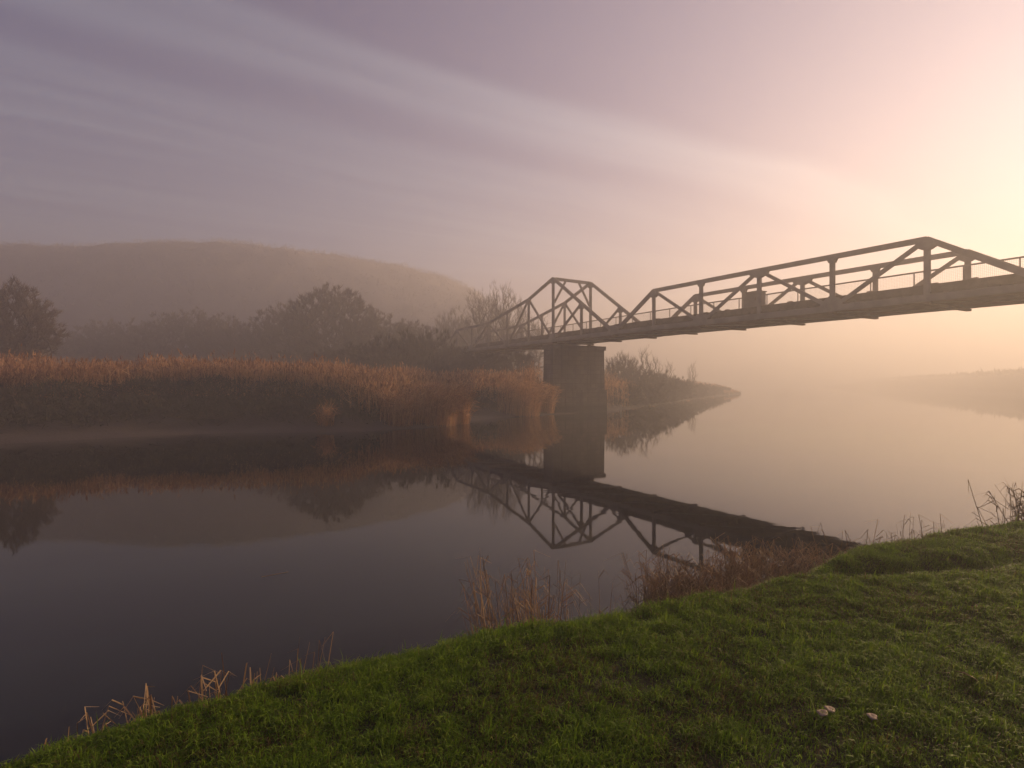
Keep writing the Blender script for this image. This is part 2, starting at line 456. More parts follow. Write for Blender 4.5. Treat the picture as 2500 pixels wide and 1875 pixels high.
def bar(p, q, wid, dep, th=0.03, kind='H', side=(0, 1, 0)):
    """rolled section from p to q: flanges face sideways, web between"""
    p = Vector(p); q = Vector(q); a = (q - p).normalized(); s = Vector(side)
    s = (s - a * s.dot(a)).normalized(); up = a.cross(s).normalized()
    W, D = wid / 2, dep / 2
    if kind == 'H':
        prof = [(-W, -D), (W, -D), (W, -D + th), (th / 2, -D + th), (th / 2, D - th), (W, D - th), (W, D), (-W, D), (-W, D - th), (-th / 2, D - th), (-th / 2, -D + th), (-W, -D + th)]
    else:
        prof = [(-W, -D), (W, -D), (W, D), (-W, D)]
    n = len(prof); V = []
    for e in (p, q):
        for (c, d) in prof: V.append(e + up * c + s * d)
    F = [(k, (k + 1) % n, n + (k + 1) % n, n + k) for k in range(n)]
    if kind == 'H':
        for o in (0, n):
            F += [(o, o + 1, o + 2, o + 3, o + 10, o + 11), (o + 3, o + 4, o + 9, o + 10), (o + 4, o + 5, o + 6, o + 7, o + 8, o + 9)]
    else:
        F += [(3, 2, 1, 0), (4, 5, 6, 7)]
    return V, F


def member(name, p, q, wid, dep, mat='steel', kind='H', side=(0, 1, 0), parent=None):
    V, F = bar(p, q, wid, dep, 0.025, kind, side)
    return link(name, mesh(name, V, F, M[mat]), parent or bridge)


def prism_y(poly, y0, y1):
    n = len(poly)
    V = [(x, y0, z) for x, z in poly] + [(x, y1, z) for x, z in poly]
    F = [tuple(range(n - 1, -1, -1)), tuple(range(n, 2 * n))] + [(k, (k + 1) % n, n + (k + 1) % n, n + k) for k in range(n)]
    return V, F


def box(x0, x1, y0, y1, z0, z1):
    V = [(x0, y0, z0), (x1, y0, z0), (x1, y1, z0), (x0, y1, z0), (x0, y0, z1), (x1, y0, z1), (x1, y1, z1), (x0, y1, z1)]
    return V, [(3, 2, 1, 0), (4, 5, 6, 7), (0, 1, 5, 4), (1, 2, 6, 5), (2, 3, 7, 6), (3, 0, 4, 7)]


TOP = {1: 6.82, 3: 6.86, 5: 7.98, 6: 8.98, 9: 6.80, 10: 6.78, 11: 6.75, 12: 6.72, 13: 6.68}
TOP[2] = (TOP[1] + TOP[3]) / 2; TOP[4] = (TOP[3] + TOP[5]) / 2; TOP[7] = (TOP[6] + zb(8)) / 2


def N(i, top, y):
    return (nx_(i), y, TOP[i] if top else zb(i))


for y in (0.0, WID):
    for i in range(0, 17):
        if i in (8,):
            pass
        member('bottom_chord', (nx_(i), y, zb(i)), (nx_(i + 1), y, zb(i + 1)), 0.22, 0.19)
    for a, b in ((1, 3), (3, 5), (5, 6), (9, 11), (11, 13)):
        member('top_chord', N(a, 1, y), N(b, 1, y), 0.18, 0.14)
    for (a, ta, b, tb) in ((0, 0, 1, 1), (6, 1, 8, 0), (8, 0, 9, 1), (13, 1, 14, 0)):
        member('end_post', N(a, ta, y) if (ta and a in TOP) else (nx_(a), y, zb(a)), N(b, tb, y) if (tb and b in TOP) else (nx_(b), y, zb(b)), 0.18, 0.15)
    for i in (1, 2, 3, 4, 5, 6, 7, 9, 10, 11, 12, 13):
        dz = 0.10
        member('vertical', (nx_(i), y, zb(i) + 0.12), (nx_(i), y, TOP[i] - dz), 0.20 if i == 6 else 0.17, 0.10)
    for a, b in ((1, 2), (3, 2), (3, 4), (5, 4), (5, 6), (7, 6), (9, 10), (11, 10), (11, 12), (13, 12)):
        pa = Vector(N(a, 1, y)); pb = Vector((nx_(b), y, zb(b)))
        dd = (pb - pa).normalized()
        member('diagonal', pa + dd * 0.14, pb - dd * 0.14, 0.135, 0.10)
    for i in (1, 3, 5, 6, 7, 9, 10, 11, 12, 13):
        z = TOP[i] - 0.03; x = nx_(i); g = 0.42 if i in (6, 9, 11, 13) else 0.30
        for yy in (-0.090, 0.078):
            if i in (10, 12):
                pl_ = [(x - 0.17, z - 0.06), (x - 0.10, z - 0.20), (x + 0.10, z - 0.20), (x + 0.17, z - 0.06)]
            elif i in (3, 11):
                pl_ = [(x - g, z - 0.06), (x - g * 0.9, z - 0.17), (x - 0.10, z - 0.27), (x + 0.10, z - 0.27), (x + g * 0.9, z - 0.17), (x + g, z - 0.06)]
            else:
                pl_ = [(x - 0.24, z - 0.24), (x - 0.10, z - 0.32), (x + 0.10, z - 0.32), (x + 0.24, z - 0.24), (x + 0.17, z), (x, z + 0.10), (x - 0.17, z)]
            V, F = prism_y(pl_, y + yy, y + yy + 0.012)
            link('gusset_plate', mesh('gusset_plate', V, F, M['steel']), bridge)
    for i in (0, 2, 4, 6, 8, 10, 12, 14):
        x = nx_(i); z = zb(i)
        for yy in (-0.110, 0.098):
            V, F = prism_y([(x - 0.46, z - 0.115), (x + 0.46, z - 0.115), (x + 0.40, z + 0.16), (x + 0.18, z + 0.40), (x - 0.18, z + 0.40), (x - 0.40, z + 0.16)], y + yy, y + yy + 0.012)
            link('gusset_plate', mesh('gusset_plate', V, F, M['steel']), bridge)

# the portal over the pier
member('portal_strut', (nx_(6), 0.12, TOP[6] - 0.02), (nx_(6), WID - 0.12, TOP[6] - 0.02), 0.17, 0.22, side=(1, 0, 0))
member('knee_brace', (nx_(6), 0.09, TOP[6] - 1.62), (nx_(6), 1.02, TOP[6] - 0.10), 0.11, 0.12, side=(1, 0, 0))
member('knee_brace', (nx_(6), WID - 0.09, TOP[6] - 1.62), (nx_(6), WID - 1.02, TOP[6] - 0.10), 0.11, 0.12, side=(1, 0, 0))

# floor: cross beams with haunched ends, stringers, planks, kerbs
for i in range(0, 18):
    x = nx_(i); z = zb(i) - 0.128
    V = []; prof = [(-0.10, z), (WID + 0.10, z), (WID + 0.10, z - 0.075), (WID * 0.6, z - 0.085), (WID * 0.4, z - 0.085), (-0.10, z - 0.075)]
    n = len(prof)
    V = [(x - 0.075, a, b) for a, b in prof] + [(x + 0.075, a, b) for a, b in prof]
    F = [tuple(range(n - 1, -1, -1)), tuple(range(n, 2 * n))] + [(k, (k + 1) % n, n + (k + 1) % n, n + k) for k in range(n)]
    link('floor_beam', mesh('floor_beam', V, F, M['rust']), bridge)
    if i < 17:
        for y in (0.55, 1.25, 1.95, 2.65):
            member('stringer', (x + 0.08, y, zb(i) + 0.02), (nx_(i + 1) - 0.08, y, zb(i + 1) + 0.02), 0.22, 0.14, 'rust')
        member('lateral_brace', (x + 0.1, 0.16, zb(i) - 0.145), (nx_(i + 1) - 0.1, WID - 0.16, zb(i + 1) - 0.145), 0.03, 0.10, 'post_paint_brace_sun', 'B')  # pale colour stands in for sun catching the braces under the deck
        for y in (0.20, WID - 0.22):
            member('kerb_beam', (x + 0.012, y, zb(i) + 0.325), (nx_(i + 1) - 0.012, y, zb(i + 1) + 0.325), 0.26, 0.16, 'timber', 'B')
            V, F = box(nx_(i + 1) - 0.22, nx_(i + 1) + 0.22, y - 0.06, y + 0.06, zb(i + 1) + 0.457, zb(i + 1) + 0.49)
            link('kerb_joint_plate', mesh('kerb_joint_plate', V, F, M['rust']), bridge)
V, F = box(-0.135, 0.135, 0.02, WID - 0.02, -0.028, 0.028)
plank_me = mesh('plank', V, F, M['timber'])
k = 0
xx = nx_(0)
while xx < nx_(17) - 0.1:
    i = 6 + xx / PANEL
    link('plank', plank_me, bridge, (xx, random.uniform(-0.015, 0.015), zb(i) + 0.162 + random.uniform(-0.004, 0.004)))
    xx += 0.287
# service pipe with flanges along the near kerb
for i in range(0, 17):
    a, b = Vector((nx_(i), 0.47, zb(i) + 0.36)), Vector((nx_(i + 1), 0.47, zb(i + 1) + 0.36))
    V = []; n = 10
    for e in (a, b):
        for j in range(n): V.append(e + Vector((0, 0.13 * math.cos(2 * math.pi * j / n), 0.13 * math.sin(2 * math.pi * j / n))))
    F = [(j, (j + 1) % n, n + (j + 1) % n, n + j) for j in range(n)] + [tuple(range(n)), tuple(range(2 * n - 1, n - 1, -1))]
    link('service_pipe', mesh('service_pipe', V, F, M['rust'], True), bridge)
    for off in (1.0,):
        V = []
        for e in (a + Vector((off, 0, 0)), a + Vector((off + 0.16, 0, 0))):
            for j in range(n): V.append(e + Vector((0, 0.18 * math.cos(2 * math.pi * j / n), 0.18 * math.sin(2 * math.pi * j / n))))
        link('pipe_flange', mesh('pipe_flange', V, F, M['rust']), bridge)

# parapet: rail, posts and wire mesh panels on the far side
YR = WID - 0.40
mw, mh, st = PANEL - 0.06, 1.10, 0.055
V = []; F = []
def strip(x0, z0, x1, z1, hw=0.0022):
    n = len(V)
    if abs(x1 - x0) < 1e-6: V.extend([(x0 - hw, 0, z0), (x0 + hw, 0, z0), (x0 + hw, 0, z1), (x0 - hw, 0, z1), (x0, hw, z0), (x0, hw, z1)])
    else: V.extend([(x0, 0, z0 - hw), (x1, 0, z0 - hw), (x1, 0, z0 + hw), (x0, 0, z0 + hw), (x0, hw, z0), (x1, hw, z0)])
    F.append((n, n + 1, n + 2, n + 3))
for j in range(int(mw / st) + 1): strip(j * st, 0, j * st, mh)
for j in range(int(mh / st) + 1): strip(0, j * st, mw, j * st)
fence_me = mesh('mesh_panel', V, F, M['steel'])
for i in range(0, 17):
    member('handrail', (nx_(i), YR, zb(i) + 1.37), (nx_(i + 1), YR, zb(i + 1) + 1.37), 0.055, 0.055, 'steel', 'B')
    o = link('mesh_panel', fence_me, bridge, (nx_(i) + 0.03, YR, zb(i) + 0.24)); o.rotation_euler = (0, math.atan((zb(i) - zb(i + 1)) / PANEL), 0)
    for f_ in (0.0, 0.5):
        member('rail_post', (nx_(i + f_), YR + 0.03, zb(i + f_) + 0.19), (nx_(i + f_), YR + 0.03, zb(i + f_) + 1.34), 0.035, 0.035, 'steel', 'B')

# bearings on the pier
for y in (0.0, WID):
    V, F = prism_y([(nx_(6) - 0.30, 4.552), (nx_(6) + 0.30, 4.552), (nx_(6) + 0.26, 4.60), (nx_(6) + 0.10, 4.66), (nx_(6) + 0.24, 4.735), (nx_(6) - 0.24, 4.735), (nx_(6) - 0.10, 4.66), (nx_(6) - 0.26, 4.60)], y - 0.17, y + 0.17)
    link('bearing', mesh('bearing', V, F, M['rust']), bridge)


# the cabinet on the deck
cabinet = empty('control_cabinet', bridge.matrix_basis @ Vector((nx_(10.72), 0.92, zb(10.72) + 0.195)), bridge.rotation_euler.z)
tag(cabinet, 'boxy steel cabinet on short legs standing on the bridge deck', 'cabinet')
V, F = box(-0.36, 0.36, -0.25, 0.25, 0.34, 1.0); link('cabinet_body', mesh('cabinet_body', V, F, M['steel']), cabinet)
V, F = box(-0.40, 0.40, -0.29, 0.29, 1.002, 1.035); link('cabinet_lid', mesh('cabinet_lid', V, F, M['steel']), cabinet)
V, F = box(-0.33, 0.33, -0.268, -0.252, 0.38, 0.96); d_ = link('cabinet_door', mesh('cabinet_door', V, F, M['steel']), cabinet)
V, F = box(0.22, 0.25, -0.30, -0.27, 0.62, 0.74); link('handle', mesh('handle', V, F, M['rust']), d_)
for a in (-1, 1):
    for b in (-1, 1):
        V, F = bar((0.24 * a, 0.16 * b, 0.342), (0.30 * a, 0.20 * b, 0.0), 0.06, 0.06, kind='B'); link('leg', mesh('leg', V, F, M['steel']), cabinet)


def stone_block(name, label, cat, xm, y0, y1, half, ztop, zbot, batter=0.0, cap=0.28):
    e = empty(name, bridge.matrix_basis @ Vector((xm, (y0 + y1) / 2, zbot)), bridge.rotation_euler.z)
    tag(e, label, cat)
    ly = (y1 - y0) / 2; H = ztop - zbot
    def frustum(hx0, hy0, z0, hx1, hy1, z1):
        V = [(-hx0, -hy0, z0), (hx0, -hy0, z0), (hx0, hy0, z0), (-hx0, hy0, z0), (-hx1, -hy1, z1), (hx1, -hy1, z1), (hx1, hy1, z1), (-hx1, hy1, z1)]
        return V, [(3, 2, 1, 0), (4, 5, 6, 7), (0, 1, 5, 4), (1, 2, 6, 5), (2, 3, 7, 6), (3, 0, 4, 7)]
    pl = (0.0 - zbot) + 1.55
    V, F = frustum(half + 0.16, ly + 0.16, 0, half + 0.13, ly + 0.13, pl); link('plinth', mesh('plinth', V, F, M['stone']), e)
    V, F = frustum(half + batter, ly + batter, pl + 0.002, half, ly, H - cap - 0.002); link('shaft', mesh('shaft', V, F, M['stone']), e)
    V, F = frustum(half + 0.09, ly + 0.09, H - cap, half + 0.09, ly + 0.09, H); link('cap_stone', mesh('cap_stone', V, F, M['stone']), e)
    return e


stone_block('bridge_pier', 'dark stained stone pier standing at the reedy water edge under the pylon', 'pier', nx_(6), -0.40, WID + 0.78, 0.52, 4.55, -0.8, 0.03)
stone_block('bridge_abutment', 'stone abutment behind the dark bushes at the far end of the bridge', 'abutment', nx_(-0.25), -0.3, WID + 0.3, 0.7, 4.46, 0.5, 0.05)
stone_block('bridge_pier', 'stone pier carrying the near end of the truss span', 'pier', nx_(15), -0.4, WID + 0.6, 0.52, 4.32, -0.8, 0.03)
stone_block('bridge_abutment', 'stone abutment on the grassy near bank', 'abutment', nx_(17), -0.5, WID + 0.5, 1.0, 4.24, -0.2, 0.05)

# ------------------------------------------------------------------ trees and shrubs
def rand_unit(n, r=None):
    r = r or rng
    a = r.normal(size=(n, 3)); return a / np.linalg.norm(a, axis=1)[:, None]


def twigs(P, D, L, W, r):
    """thin pointed slivers from P along D"""
    n = len(P)
    s = np.cross(D, rand_unit(n, r)); s /= np.linalg.norm(s, axis=1)[:, None] + 1e-9
    V = np.empty((n, 3, 3)); V[:, 0] = P - s * W[:, None] / 2; V[:, 1] = P + s * W[:, None] / 2; V[:, 2] = P + D * L[:, None]
    return V.reshape(-1, 3), np.arange(3 * n).reshape(-1, 3)


def grow(seed, height, rx, ry, cz, rz, n_end, tw_n, tw_l, tw_w, stems=1, lean=0.0, up=0.5, r0=0.012, thick=0.028, flat=0.0, spread=0.25, lobe=1.0):
    """a winter tree or shrub: branches grown toward points spread through the crown, twig sprays on their ends.
    Returns (trunk V, F), (crown V, F, tint)"""
    r = np.random.default_rng(seed)
    pos = []; par = []
    for s in range(stems):
        a = 2 * math.pi * s / max(stems, 1) + r.uniform(0, 1)
        bx, by = (0, 0) if stems == 1 else (spread * rx * math.cos(a) * r.uniform(0.2, 1), spread * ry * math.sin(a) * r.uniform(0.2, 1))
        last = -1
        steps = 5 if stems == 1 else 3
        h0 = max(cz - rz * 0.55, height * 0.12)
        for k in range(steps + 1):
            t = k / steps
            pos.append((bx * (1 + t) + lean * t * h0 + r.normal() * 0.04 * height * 0.1, by * (1 + t) + r.normal() * 0.004 * height, t * h0)); par.append(last); last = len(pos) - 1
    pts = rand_unit(n_end, r) * (r.uniform(0.12, 1, n_end) ** (1 / 2.2))[:, None]
    lob = 1 + lobe * 0.16 * np.sin(3.1 * np.arctan2(pts[:, 1], pts[:, 0]) + seed) + lobe * 0.14 * np.sin(5.3 * pts[:, 2] + 2 * pts[:, 0] * 3 + seed * 1.7)
    pts *= lob[:, None]
    pts[:, 2] = np.where(pts[:, 2] < 0, pts[:, 2] * (1 - flat), pts[:, 2])
    pts = pts * (rx, ry, rz) + (lean * cz, 0, cz)
    pts = pts[pts[:, 2] > 0.08 * height]
    base = np.array([lean * cz * 0.6, 0, max(cz - rz * 0.7, 0)])
    pts = pts[np.argsort(np.linalg.norm((pts - base), axis=1))]
    cap = len(pos) + 3 * len(pts) + 5
    P = np.zeros((cap, 3)); P[:len(pos)] = pos; n = len(pos); par = par + [0] * (cap - len(par)); ends = []
    for p in pts:
        d = P[:n] - p
        c = np.sqrt((d * d).sum(1)) + 1.6 * np.maximum(0, d[:, 2] + 0.05 * height)
        j = int(np.argmin(c)); q = P[j]; last = j
        seg = p - q; ln = np.linalg.norm(seg)
        for t in ((0.4, 0.75, 1.0) if ln > 0.12 * rz else (1.0,)):
            x = q + seg * t + (r.normal(size=3) * 0.07 * ln if t < 1 else 0)
            x[2] -= 0.10 * ln * math.sin(math.pi * t) * up
            P[n] = x; par[n] = last; last = n; n += 1
        ends.append(last)
    P = P[:n]; par = np.array(par[:n]); rad2 = np.full(n, (r0 * 0.55) ** 2)
    rad2[ends] = r0 ** 2
    for k in range(n - 1, 0, -1):
        if par[k] >= 0: rad2[par[k]] += rad2[k]
    rad = np.sqrt(rad2)
    rad = np.minimum(rad, 0.03 * height + 0.02)
    seg = np.where(par >= 0)[0]; A_ = P[par[seg]]; B_ = P[seg]; ra = np.minimum(rad[par[seg]], rad[seg] * 1.5); rb = rad[seg]
    tk = rb > thick
    def tubes(a, b, ra, rb, k):
        d = b - a; ln = np.linalg.norm(d, axis=1)[:, None] + 1e-9; d = d / ln
        s = np.cross(d, np.tile((0.31, 0.95, 0.11), (len(d), 1))); s /= np.linalg.norm(s, axis=1)[:, None] + 1e-9; q = np.cross(d, s)
        V = []
        for e, rr in ((a, ra), (b, rb)):
            for j in range(k):
                th = 2 * math.pi * j / k
                V.append(e + (s * math.cos(th) + q * math.sin(th)) * rr[:, None])
        V = np.stack(V, 1); m = len(a); o = (np.arange(m) * 2 * k)[:, None]
        F = np.concatenate([o + np.array([j, (j + 1) % k, k + (j + 1) % k, k + j]) for j in range(k)])
        return V.reshape(-1, 3), F
    root = np.zeros(n, int)
    for k in range(n): root[k] = k if par[k] < 0 else root[par[k]]
    tr_ = []
    for q in np.unique(root):
        mk = tk & (root[seg] == q)
        if mk.any(): tr_.append(tubes(A_[mk], B_[mk], ra[mk], rb[mk], 6))
    cv, cf = tubes(A_[~tk], B_[~tk], ra[~tk], rb[~tk], 3)
    E = P[ends]; out = E - np.array([lean * cz, 0, cz - 0.45 * rz]); out /= np.linalg.norm(out, axis=1)[:, None] + 1e-9
    Pt = np.repeat(E, tw_n, 0) ; Do = np.repeat(out, tw_n, 0) + rand_unit(len(Pt), r) * 0.75 + np.array([0, 0, up])
    Do /= np.linalg.norm(Do, axis=1)[:, None]
    Pt = Pt + rand_unit(len(Pt), r) * 0.06 * rz * r.uniform(0, 1, len(Pt))[:, None]
    v2, f2 = twigs(Pt, Do, tw_l * r.uniform(0.5, 1.25, len(Pt)), np.full(len(Pt), tw_w), r)
    cV = np.vstack([cv, v2]); tint = np.concatenate([np.full(len(cv), 0.35), np.repeat(np.clip(r.normal(0.5, 0.2, len(Pt)), 0, 1), 3)])
    return tr_, (cV, cf, f2 + len(cv), tint)


def tree_meshes(name, leafmat='twig', **kw):
    tr_, (cv, q, t3, tint) = grow(**kw)
    tm = [mesh(name + '_trunk', tv, [tf], M['bark'], True) for tv, tf in tr_]
    cm = mesh(name + '_crown', cv, [q, t3], M[leafmat], False, tint)
    return tm, cm


def place_tree(name, label, cat, meshes, x, y, z=None, s=1.0, rz=0.0, sz=None, group=None, parts=('trunk', 'crown')):
    if z is None: z = float(h_all(np.array([x]), np.array([y]))[0]) - 0.05
    e = empty(name, (x, y, z), rz); e.scale = (s, s, sz or s)
    tag(e, label, cat, group)
    for tm in meshes[0]: link(parts[0], tm, e)
    link(parts[1], meshes[1], e)
    return e


oak = tree_meshes('oak', seed=3, height=7.0, rx=2.9, ry=2.8, cz=3.7, rz=3.1, n_end=1400, tw_n=16, tw_l=0.38, tw_w=0.038, flat=0.15, lobe=1.0, up=0.25)
place_tree('oak_tree', 'rounded dark tree at the picture edge behind the orange reeds', 'tree', oak, -32.3, 34.0)
bare = tree_meshes('bare', seed=12, height=10.5, rx=3.5, ry=3.3, cz=6.4, rz=4.1, n_end=1100, tw_n=6, tw_l=0.7, tw_w=0.028, up=0.9, stems=5, spread=0.25)
place_tree('bare_tree', 'bare twiggy tree with a round crown seen through the far truss', 'tree', bare, -1.9, 57.5)
dome = tree_meshes('dome', seed=20, height=9.5, rx=4.6, ry=4.2, cz=5.0, rz=4.4, n_end=1500, tw_n=14, tw_l=0.5, tw_w=0.075, flat=0.1, lobe=0.45, up=0.25)
g1 = tree_meshes('broad', seed=21, height=11, rx=5.6, ry=5.0, cz=5.8, rz=5.0, n_end=1000, tw_n=14, tw_l=0.55, tw_w=0.085, up=0.3, lobe=0.7, flat=0.1)
g2 = tree_meshes('tall', seed=22, height=11, rx=4.0, ry=4.0, cz=6.0, rz=5.0, n_end=900, tw_n=13, tw_l=0.55, tw_w=0.09, up=0.3, lobe=0.7, flat=0.1)
g3 = tree_meshes('low', seed=23, height=7, rx=4.6, ry=4.0, cz=3.4, rz=3.5, n_end=900, tw_n=13, tw_l=0.5, tw_w=0.08, up=0.3, stems=5, flat=0.0)
place_tree('broad_tree', 'big dome shaped tree rising highest from the misty tree belt', 'tree', dome, -18.6, 55, s=1.12, rz=0.6, sz=1.06, group='trees in the misty belt')
belt = [
    # px, Y, mesh, scale, zscale, label
    (160, 68, g3, 0.95, 0.80, 'faint tree just beside the dark tree at the picture edge'),
    (255, 70, g2, 0.95, 0.66, 'faint upright tree second along the misty belt'),
    (350, 69, g1, 0.80, 0.66, 'pale spreading tree third along the misty belt'),
    (450, 67, g1, 0.90, 0.76, 'misty rounded tree above the brightest orange reeds'),
    (540, 66, g2, 0.95, 0.70, 'narrow misty tree above the orange reeds'),
    (615, 63, g3, 0.90, 0.92, 'low misty tree leaning against the big dome tree'),
    (690, 60, g2, 0.85, 0.72, 'upright tree touching the dome tree on its far side from the bridge'),
    (925, 56, g1, 0.68, 0.62, 'shorter rounded tree between the dome tree and the bridge'),
    (1000, 58, g2, 0.70, 0.58, 'small twiggy tree behind the dark thicket'),
]
for k, (px, Y, ms, s, szz, lab) in enumerate(belt):
    place_tree('belt_tree', lab, 'tree', ms, (px - 1250) / 1300 * Y, Y, s=s * 1.1, sz=szz * 1.1, rz=k * 1.3 + 0.4, group='trees in the misty belt')
thin = tree_meshes('thin', seed=31, height=8, rx=2.0, ry=2.0, cz=5.2, rz=3.0, n_end=420, tw_n=7, tw_l=0.7, tw_w=0.045, up=0.9)
for k, (px, Y, s, lab) in enumerate([(1072, 66, 0.95, 'hazy slender tree left of the bridge end'), (1112, 68, 1.10, 'hazy tree with drooping tip just above the bridge end'), (1150, 70, 1.0, 'hazy slender tree behind the first truss panels')]):
    place_tree('slender_tree', lab, 'tree', thin, (px - 1250) / 1300 * Y, Y, s=s, rz=k * 2.1, group='slender trees behind the bridge end')
t2 = tree_meshes('side', seed=33, height=7, rx=2.6, ry=2.4, cz=4.4, rz=2.9, n_end=500, tw_n=5, tw_l=0.7, tw_w=0.022, up=0.8, stems=4)
place_tree('bare_tree', 'smaller bare tree behind the pylon panel beside the round crowned one', 'tree', t2, 2.3, 62, s=1.15)
place_tree('bare_tree', 'rounded bare bush tree standing right behind the pier', 'tree', tree_meshes('willow', seed=35, height=4, rx=1.75, ry=1.7, cz=2.2, rz=1.55, n_end=800, tw_n=9, tw_l=0.5, tw_w=0.017, up=1.0, stems=6), 10.6, 51.5, s=1.0)
sap = tree_meshes('sapling', seed=37, height=5, rx=0.75, ry=0.75, cz=3.1, rz=1.9, n_end=120, tw_n=4, tw_l=0.55, tw_w=0.016, up=1.2, r0=0.010)
for k, (px, Y, s, lab) in enumerate([(1573, 56, 1.08, 'tallest thin sapling on the spit beyond the pier'), (1602, 60, 0.95, 'second thin sapling on the spit'), (1633, 66, 0.86, 'small faint sapling on the spit'), (1690, 76, 0.95, 'faintest sapling furthest out along the spit')]):
    place_tree('sapling', lab, 'sapling', sap, (px - 1250) / 1300 * Y, Y, s=s, rz=k * 1.7, group='saplings on the spit')

bu1 = tree_meshes('thicket', 'scrub', seed=41, height=3.5, rx=2.6, ry=2.2, cz=1.6, rz=1.9, n_end=650, tw_n=26, tw_l=0.38, tw_w=0.042, stems=7, up=0.3)
bu2 = tree_meshes('bramble', 'scrub', seed=43, height=2, rx=1.5, ry=1.4, cz=0.8, rz=1.05, n_end=420, tw_n=26, tw_l=0.30, tw_w=0.035, stems=7, up=0.2)
for k, (px, Y, s, szz, lab) in enumerate([
        (1035, 43, 1.0, 1.30, 'dark dome shaped thicket bush beside the bridge end'), (960, 42, 1.05, 1.12, 'dark thicket bush next to the dome shaped one'), (885, 43, 1.0, 1.0, 'dark thicket bush under the shorter rounded tree'),
        (815, 46, 1.05, 0.90, 'dark bush at the foot of the dome tree'), (1095, 46, 1.0, 1.0, 'dark bush under the bridge end'), (1165, 47, 1.0, 0.95, 'dark bush under the second truss panels'),
        (1250, 50, 1.0, 1.0, 'brown bush beneath the bridge next to the pier'), (740, 50, 1.1, 0.9, 'dark low bush behind the end of the orange reeds')]):
    place_tree('thicket_bush', lab, 'bush', bu1, (px - 1250) / 1300 * Y, Y, s=s, sz=szz, rz=k * 0.9, group='dark thicket bushes by the bridge end', parts=('stem', 'foliage'))
for k, (X, Y, s, lab) in enumerate([
        (9.4, 44.2, 1.0, 'bramble mound at the water edge just past the pier'), (11.8, 47.5, 1.2, 'bramble mound second along the spit'), (14.6, 53.5, 1.35, 'bramble mound under the thin saplings'),
        (17.8, 59.5, 1.3, 'bramble mound midway along the spit'), (21.0, 65.8, 1.25, 'rounded bramble mound where the spit begins to drop'), (25.0, 72.5, 1.05, 'lower bramble mound on the falling part of the spit'),
        (29.5, 80.5, 0.95, 'small bramble mound towards the tip'), (34.0, 88.5, 0.80, 'smaller bramble mound near the tip of the spit'), (38.6, 96.5, 0.60, 'last little bramble mound at the tip of the spit'),
        (16.2, 57.2, 1.5, 'tall bramble mound behind the saplings'), (12.5, 51.8, 1.5, 'tall bramble mound behind the pier bush')]):
    place_tree('bramble_mound', lab, 'bush', bu2, X, Y, s=s, rz=k * 1.1, group='bramble mounds along the spit', parts=('stem', 'foliage'))


# ------------------------------------------------------------------ reeds and scrub on the far bank (nobody could count them)
def ribbons(base, H, lean, W, r, curve=0.35, taper=0.35):
    """upright ribbons with one bend; base (n,3), H heights, lean (n,2)"""
    n = len(base)
    th = r.uniform(0, math.pi, n); s = np.stack([np.cos(th), np.sin(th), np.zeros(n)], 1) * (W / 2)[:, None]
    l3 = np.concatenate([lean, np.zeros((n, 1))], 1)
    up = np.array([0, 0, 1.0])
    mid = base + l3 * (H * 0.5 * (1 - curve))[:, None] + up * (H * 0.55)[:, None]
    top = base + l3 * H[:, None] + up * (H * np.sqrt(np.clip(1 - (lean ** 2).sum(1) * 0.6, 0.2, 1)))[:, None]
    V = np.stack([base - s, base + s, mid - s * 0.8, mid + s * 0.8, top - s * taper, top + s * taper], 1)
    o = (np.arange(n) * 6)[:, None]
    F = np.concatenate([o + np.array([0, 1, 3, 2]), o + np.array([2, 3, 5, 4])])
    return V.reshape(-1, 3), F, top


